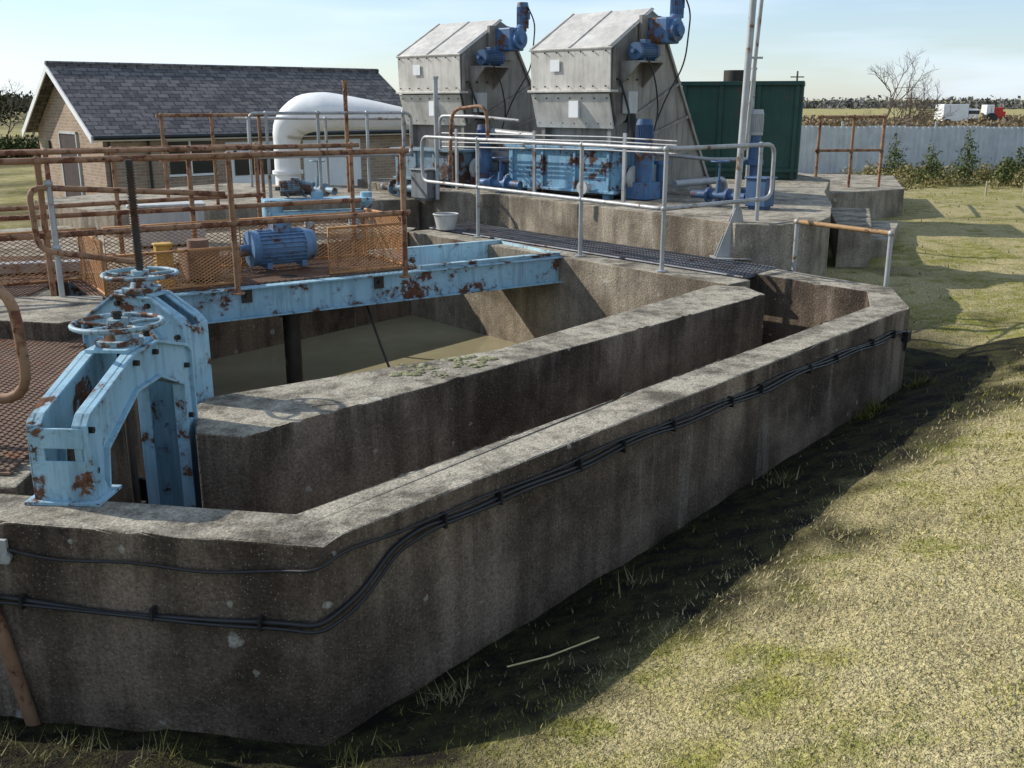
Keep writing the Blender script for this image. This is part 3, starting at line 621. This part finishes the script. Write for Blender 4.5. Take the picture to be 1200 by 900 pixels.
motor('conveyor_motor',q+V((-.25,.0,1.36)),(1,.35,0),.09,.36,mBlueG,e)
e=empty('plastic_bucket'); MB().cyl((-.80,12.15,.85),(-.80,12.15,1.03),.11,20,r1=.15,cap=False).cyl((-.80,12.15,.85),(-.80,12.15,.86),.11,20).tube([V((-.80,12.15,1.03))+V((math.cos(t)*.15,math.sin(t)*.15,0)) for t in np.linspace(0,6.28,25)[:-1]],.01,6,closed=True).obj('bucket',mPale,0,e)

# mast
e=empty('lighting_mast'); m0=V((2.2,9.93,W)); mb=MB()
mb.cyl(m0,m0+V((.10,.05,3.9)),.033,12).cyl(m0+V((.08,.05,1.05)),m0+V((.22,.08,3.9)),.020,10)
for z in (1.1,1.9,2.7): mb.obox(m0+V((.02+.027*z,.02,z)),V((.12,.02,0)),V((0,.02,0)),Z*.02)
mb.obj('twin_pole',mGalv,0,e)
MB().ext([m0+V((-.17,-.03,.015)),m0+V((.17,-.03,.015)),m0+V((.06,-.03,.5)),m0+V((.0,-.03,.5))],V((0,.012,0))).ext([m0+V((-.17,.05,.015)),m0+V((.17,.05,.015)),m0+V((.06,.05,.5)),m0+V((.0,.05,.5))],V((0,.012,0))).cbox(m0+Z*.007,.4,.25,.014).obj('base_gusset',mGalv,.003,e)
for (x,y,z0,z1,mt) in ((-.98,13.3,1.1,2.62,mGalv),(-2.35,14.6,1.08,2.6,mRust),(3.25,14.0,1.19,2.75,mGalv)):
    e=empty('steel_post'); MB().cyl((x,y,z0),(x,y,z1),.03,12).cyl((x,y,z1),(x,y,z1+.03),.04,12).obj('post',mt,0,e)

# white grp duct
e=empty('white_duct'); mb=MB(); wx=.22
pts=[V((-3.75,16.0,1.0)),V((-3.75,16,1.7)),V((-3.70,16,1.98)),V((-3.45,15.95,2.17)),V((-3.1,15.85,2.20)),V((-2.4,15.7,2.15)),V((-1.60,15.55,2.07)),V((-1.55,15.54,2.065))]
pts=[p+V((wx,0,0)) for p in pts]
pp=fillet(pts,.2,False,4); rr=[]
seq=[.20,.20,.25,.29,.29,.22,.13,.05]
tot=[0]
for i in range(1,len(pp)): tot.append(tot[-1]+(pp[i]-pp[i-1]).length)
cum=[0]
for i in range(1,len(pts)): cum.append(cum[-1]+(pts[i]-pts[i-1]).length)
for t in tot: rr.append(float(np.interp(t/tot[-1]*cum[-1],cum,seq)))
mb.tube(pp,rr,28); mb.cyl(V((-3.75+wx,16,1.25)),V((-3.75+wx,16,1.3)),.24,24)
mb.obj('duct',mWhite,0,e)

# green container
e=empty('green_skip'); G=V((4.3,15.5,0)); GA=V((.28,.96,0)); GB=V((-.96,.28,0)); mb=MB()
mb.obox(G+Z*1.2,GB*1.75,GA*1.4,Z*1.42)
mb.obj('body',mGreen,.01,e); mb=MB()
for k in np.linspace(0,1.68,4): mb.obox(G+GB*k-GA*.04+Z*1.2,GB*.06,GA*.04,Z*1.4)
for k in np.linspace(.02,1.3,4): mb.obox(G+GA*k-GB*.05+Z*1.2,GA*.07,GB*.05,Z*1.4)
mb.obox(G-GA*.06-GB*.06+Z*2.58,GB*1.87,GA*1.52,Z*.06); mb.obox(G-GA*.05-GB*.05+Z*1.3,GB*1.85,GA*.05,Z*.06)
mb.obj('ribs',mGreen,.004,e)
MB().cyl(G+GA*.8+GB*1.0+Z*2.64,G+GA*.8+GB*1.0+Z*2.82,.2,18).obj('hatch',mDark,0,e)

# ------------------------------------------------------------------ building
bl=empty('brick_building',(-9.2,23.0,0),math.radians(40)); w,l=4.9,8.6; ze,zr=1.69,3.12
mb=MB(); mb.ext([(0,0,-.5),(0,w,-.5),(0,w,ze),(0,w/2,zr-.05),(0,0,ze)],(l,0,0)); mb.obj('walls',mBrick,0,bl)
mb=MB(); dz=zr-ze; 
for sg in(0,1):
    y0,y1=(-.25,w/2) if sg==0 else (w+.25,w/2); zz=ze-.25*dz/(w/2)+.03
    mb.ext([(-.3,y0,zz),(-.3,y1,zr+.03),(-.3,y1,zr+.09),(-.3,y0,zz+.06)],(l+.6,0,0))
mb.obj('slate_roof',mSlate,0,bl)
MB().cyl((-.32,w/2,zr+.09),(l+.32,w/2,zr+.09),.07,8).obj('ridge_tiles',mSlate,0,bl)
mb=MB(); zz=ze-.25*dz/(w/2)+.03
for y0,s_ in((-.27,1),(w+.27,-1)): mb.ext([(-.33,y0,zz-.12),(-.33,w/2,zr-.08),(-.33,w/2,zr+.07),(-.33,y0,zz+.04)],(.03,0,0))
mb.obox((-.3,-.27,zz-.08),(l+.6,0,0),(0,.03,0),(0,0,.13))
for x in (2.9,5.0): 
    mb.obox((x-.0,-.03,-.15),(1.7,0,0),(0,.03,0),(0,0,1.55))
mb.obj('white_trim',mWhite,0,bl)
MB().cyl((-.3,-.33,zz+.0),(l+.3,-.33,zz+.0),.05,8).cyl((.1,-.09,-.3),(.1,-.09,zz),.035,8).cyl((1.0,-.09,-.3),(1.0,-.09,zz),.035,8).obj('gutter',mBlack,0,bl)
MB().obox((-.03,1.75,-.2),(.03,0,0),(0,1.25,0),(0,0,1.8)).obj('door',paint('brown_door',(.035,.02,.018),(.05,.03,.026),1.1,rough=.8),.004,bl)
MB().obox((-.05,1.69,-.2),(.05,0,0),(0,.06,0),(0,0,1.86)).obox((-.05,3.0,-.2),(.05,0,0),(0,.06,0),(0,0,1.86)).obox((-.05,1.69,1.6),(.05,0,0),(0,1.37,0),(0,0,.06)).obj('door_frame',mPale,0,bl)
MB().obox((1.5,-.02,.7),(1.1,0,0),(0,.03,0),(0,0,.75)).obox((3.1,-.05,.6),(1.2,0,0),(0,.03,0),(0,0,.6)).obj('windows',mGlass,0,bl)
MB().obox((1.45,-.04,.64),(1.2,0,0),(0,.04,0),(0,0,.05)).obox((1.98,-.035,.7),(.05,0,0),(0,.03,0),(0,0,.75)).obox((1.45,-.035,1.45),(1.2,0,0),(0,.035,0),(0,0,.05)).obj('window_frames',mWhite,0,bl)
MB().obox((-.06,3.9,1.2),(.06,0,0),(0,.3,0),(0,0,.2)).obj('wall_lamp',mGlass,0,bl)

# ------------------------------------------------------------------ corrugated fence
e=empty('corrugated_fence'); p=V((6.4,27.5,0)); q=V((26,25.5,0)); n=900; L=(q-p).length; u=(q-p)/L; nr=V((-u.y,u.x,0)); vv=[];ff=[]
for i in range(n+1):
    t=i/n*L; b=p+u*t+nr*.02*math.sin(t*2*math.pi/.15); zt_=1.72+ (.02 if int(t/1.0)%2 else 0)
    vv+=[b+Z*-.3,b+Z*zt_]
for i in range(n): ff.append((2*i,2*i+2,2*i+3,2*i+1))
MB().add(vv,ff,True).obj('sheets',mCorr,0,e)
mb=MB()
for t in np.arange(0,L,2.4): mb.cyl(p+u*t+nr*.1-Z*.3,p+u*t+nr*.1+Z*1.85,.04,8)
mb.cyl(p+nr*.08+Z*1.6,q+nr*.08+Z*1.6,.02,6); mb.obj('posts',mGalv,0,e)

# ------------------------------------------------------------------ vegetation
def leafcloud(name,cents,n,size,c1,c2,par=None):
    cents=np.array(cents,float); w=cents[:,3]*cents[:,4]*cents[:,5]; w=w/w.sum(); k=rng.choice(len(cents),n,p=w); C=cents[k]
    d=rng.normal(size=(n,3)); d/=np.linalg.norm(d,axis=1)[:,None]; r=rng.random(n)**.45
    P_=C[:,:3]+d*r[:,None]*C[:,3:6]*(.75+.5*rng.random(n))[:,None]
    t1=rng.normal(size=(n,3)); t1/=np.linalg.norm(t1,axis=1)[:,None]; t2=np.cross(t1,rng.normal(size=(n,3))); t2/=np.linalg.norm(t2,axis=1)[:,None]
    s=size*(.5+rng.random(n))[:,None]
    v=np.stack([P_-t1*s,P_-t2*s*.5,P_+t1*s,P_+t2*s*.5],1).reshape(-1,3)
    kk=rng.random(n)[:,None]; c=np.array(c1)*(1-kk)+np.array(c2)*kk; c=c*(.6+.7*rng.random((n,1)))
    c=np.repeat(np.concatenate([c,np.ones((n,1))],1),4,0)
    o=trimesh(name,v,c,mLeaf,4)
    if par: o.parent=par
    return o
def baretree(base,h,name='bare_tree',spread=.5,depth=6,seed=1,r0=None):
    rd=random.Random(seed); mb=MB()
    def grow(p,d,L,r,k):
        pts=[p]; q=p; dd=d
        for i in range(3): dd=(dd+V((rd.gauss(0,.12),rd.gauss(0,.12),rd.gauss(.03,.06)))).normalized(); q=q+dd*L/3; pts.append(q)
        mb.tube(pts,[r,r*.9,r*.8,r*.68],5 if k>2 else 3)
        if k==0: return
        for j in range(rd.choice((2,3,3))):
            nd=(dd+V((rd.gauss(0,spread),rd.gauss(0,spread),rd.gauss(.05,spread*.6)))).normalized(); grow(q if j else pts[2],nd,L*rd.uniform(.6,.85),r*.66,k-1)
    grow(V(base),Z,h*.26,r0 or h*.018,depth); e=empty(name); mb.obj('branches',mBark,0,e); return e
baretree((14.4,40.5,-.2),5.0,seed=3,depth=7,r0=.07,spread=.55)
for i,(x,y,h) in enumerate(((19,52,3.2),(11.5,50,3.4),(16.5,47,3.0),(24,60,3.5),(-30.5,62,4.8),(-28,60,3.8),(30,75,4))): baretree((x,y,-.3),h,seed=20+i,depth=6,spread=.6,r0=.05)
for i in range(19):
    x=9.3+i*.68+random.uniform(-.25,.25); y=24.3-i*.08+random.uniform(-.9,.7); h=random.uniform(.55,1.3); z=float(H(x,y)); e=empty('conifer_sapling')
    MB().cyl((x,y,z-.1),(x,y,z+h),.02,6,r1=.005).obj('trunk',mBark,0,e)
    cs=[]
    for k in range(12): 
        t=k/11; rr=(1-t)**.8*.36+.03; cs.append((x+random.uniform(-.07,.07),y+random.uniform(-.07,.07),z+.06+t*h*.95,rr,rr,.08))
    leafcloud('foliage',cs,1300,.03,(.045,.07,.025),(.16,.18,.07),e)
tuf=[]
for i in range(380):
    x=random.uniform(8.5,22); y=random.uniform(22.6,26.8); tuf.append((x,y,float(H(x,y))+.08,random.uniform(.1,.4),.2,random.uniform(.08,.4)))
for i in range(60):
    x=random.uniform(5,9); y=random.uniform(22,26); tuf.append((x,y,float(H(x,y))+.03,.3,.2,.1))
leafcloud('dry_undergrowth',tuf,46000,.032,(.36,.28,.14),(.15,.16,.055))
mb=MB()
for i in range(14): 
    x=9.8+i*.7+random.uniform(-.15,.15);y=20.9+random.uniform(-.4,.4);z=float(H(x,y)); mb.cyl((x,y,z-.05),(x+random.uniform(-.03,.03),y,z+.28),.02,6)
e=empty('marker_stakes'); mb.obj('stakes',paint('pale_timber',(.35,.30,.2),(.45,.4,.3),1.1),0,e)
hd=[]
for i in range(60): x=-30+i*.3; hd.append((x*1.0,46+random.uniform(-1,1),.3,.7,.7,random.uniform(.4,.8)))
leafcloud('hedge',[h for h in hd if h[0]<-14],12000,.09,(.035,.05,.02),(.09,.10,.04))
tl=[]
for i in range(520):
    a=random.uniform(-.75,.75); r=random.uniform(330,460); hh=random.uniform(1.2,4.5)*(1.1 if a<0 else .8); tl.append((math.sin(a)*r,math.cos(a)*r,float(H(math.sin(a)*r,math.cos(a)*r)),random.uniform(5,14),4,hh))
leafcloud('distant_treeline',tl,60000,.8,(.13,.13,.12),(.20,.19,.17))  # leaf colours lightened to carry distance haze
gt=[]
for (x,y,w_,h_) in ((-15.2,62,2.0,2.0),(-12.5,64,2.6,2.9),(-18,63,2,1.8),(-38,74,6,2.6),(-48,80,6,3)):
    for k in range(8): gt.append((x+random.uniform(-w_,w_)*.7,y+random.uniform(-1,1),random.uniform(.5,1)*h_,w_*.35,w_*.4,h_*.28))
leafcloud('evergreen_trees',gt,16000,.13,(.03,.04,.018),(.09,.09,.04))
sc_=[]
for i in range(200): x=random.uniform(14,75); y=random.uniform(60,140); sc_.append((x,y,random.uniform(-.1,.4),random.uniform(1,3.2),1.2,random.uniform(.3,.8)))
leafcloud('scrub',sc_,30000,.2,(.20,.15,.10),(.32,.25,.16))

for (x,y,h) in ((25.2,92,5.0),(37,96,3.2)):
    e=empty('utility_pole'); MB().cyl((x,y,-.5),(x,y,h),.12,8,r1=.08).cbox((x,y,h-.5),1.2,.08,.1).obj('pole',mBark,0,e)
e=empty('white_lorry'); x,y=46,108
MB().cbox((x,y,1.3),2.6,2.2,1.7).obj('box_body',mWhite,.05,e); MB().cbox((x+1.9,y,1.05),1.1,2,1.3).obj('cab',mWhite,.15,e)
MB().cbox((x+1.95,y,1.35),1.12,2.02,.4).obj('cab_glass',mGlass,.05,e)
mb=MB()
for dx in (-.8,1.7): mb.cyl((x+dx,y-1.1,.3),(x+dx,y-.8,.3),.4,16)
mb.obj('wheels',mBlack,0,e)
e=empty('red_tractor'); x,y=50.0,107
MB().cbox((x,y,1.1),1.9,1.2,.7).cbox((x-.6,y,1.7),.2,1.3,.8).cbox((x+.3,y,1.6),.9,.8,.5).obj('bonnet',mRed,.08,e); MB().cbox((x-.7,y,1.6),.8,1.3,1.0).obj('cab',mWhite,.06,e)
MB().cyl((x-.6,y-.9,.65),(x-.6,y-.6,.65),.65,16).cyl((x+.8,y-.9,.45),(x+.8,y-.6,.45),.42,16).obj('wheels',mBlack,0,e)

# ------------------------------------------------------------------ light & camera
sd=V((-1.45,.55,1.02)).normalized()
sl=bpy.data.lights.new('sun','SUN'); sl.energy=5.0; sl.angle=math.radians(.53); sl.color=(1,.955,.88)
so=bpy.data.objects.new('sun',sl); scene.collection.objects.link(so); so.rotation_euler=sd.to_track_quat('Z','Y').to_euler()
w=bpy.data.worlds.new('World'); scene.world=w; w.use_nodes=True; nt=w.node_tree; bg=nt.nodes['Background']
sk=nt.nodes.new('ShaderNodeTexSky'); sk.sky_type='NISHITA'; sk.sun_disc=False; sk.sun_elevation=math.asin(sd.z); sk.sun_rotation=math.atan2(sd.x,sd.y); sk.dust_density=.3; sk.air_density=1; sk.ozone_density=4
tc=nt.nodes.new('ShaderNodeTexCoord'); mp=nt.nodes.new('ShaderNodeMapping'); mp.inputs['Scale'].default_value=(1.2,1.2,9); nt.links.new(tc.outputs['Generated'],mp.inputs[0])
nz=nt.nodes.new('ShaderNodeTexNoise'); nz.inputs['Scale'].default_value=2.2; nz.inputs['Detail'].default_value=4; nt.links.new(mp.outputs[0],nz.inputs['Vector'])
mr=nt.nodes.new('ShaderNodeMapRange'); mr.inputs[1].default_value=.46; mr.inputs[2].default_value=.72; mr.inputs[3].default_value=.22; mr.inputs[4].default_value=.8; nt.links.new(nz.outputs[0],mr.inputs[0])
mx=nt.nodes.new('ShaderNodeMix'); mx.data_type='RGBA'; nt.links.new(mr.outputs[0],mx.inputs[0]); nt.links.new(sk.outputs[0],mx.inputs[6]); mx.inputs[7].default_value=(6.6,7.7,9.2,1)
nt.links.new(mx.outputs[2],bg.inputs[0]); bg.inputs[1].default_value=.14
cam=bpy.data.cameras.new('camera'); cam.lens=35.0; cam.sensor_width=36; cam.clip_end=6000; cam.clip_start=.05
co=bpy.data.objects.new('camera',cam); scene.collection.objects.link(co); co.location=(0,0,2.33); co.rotation_euler=(math.radians(90-15.79),0,0); scene.camera=co
scene.view_settings.view_transform='Standard'; scene.view_settings.look='None'; scene.view_settings.exposure=0
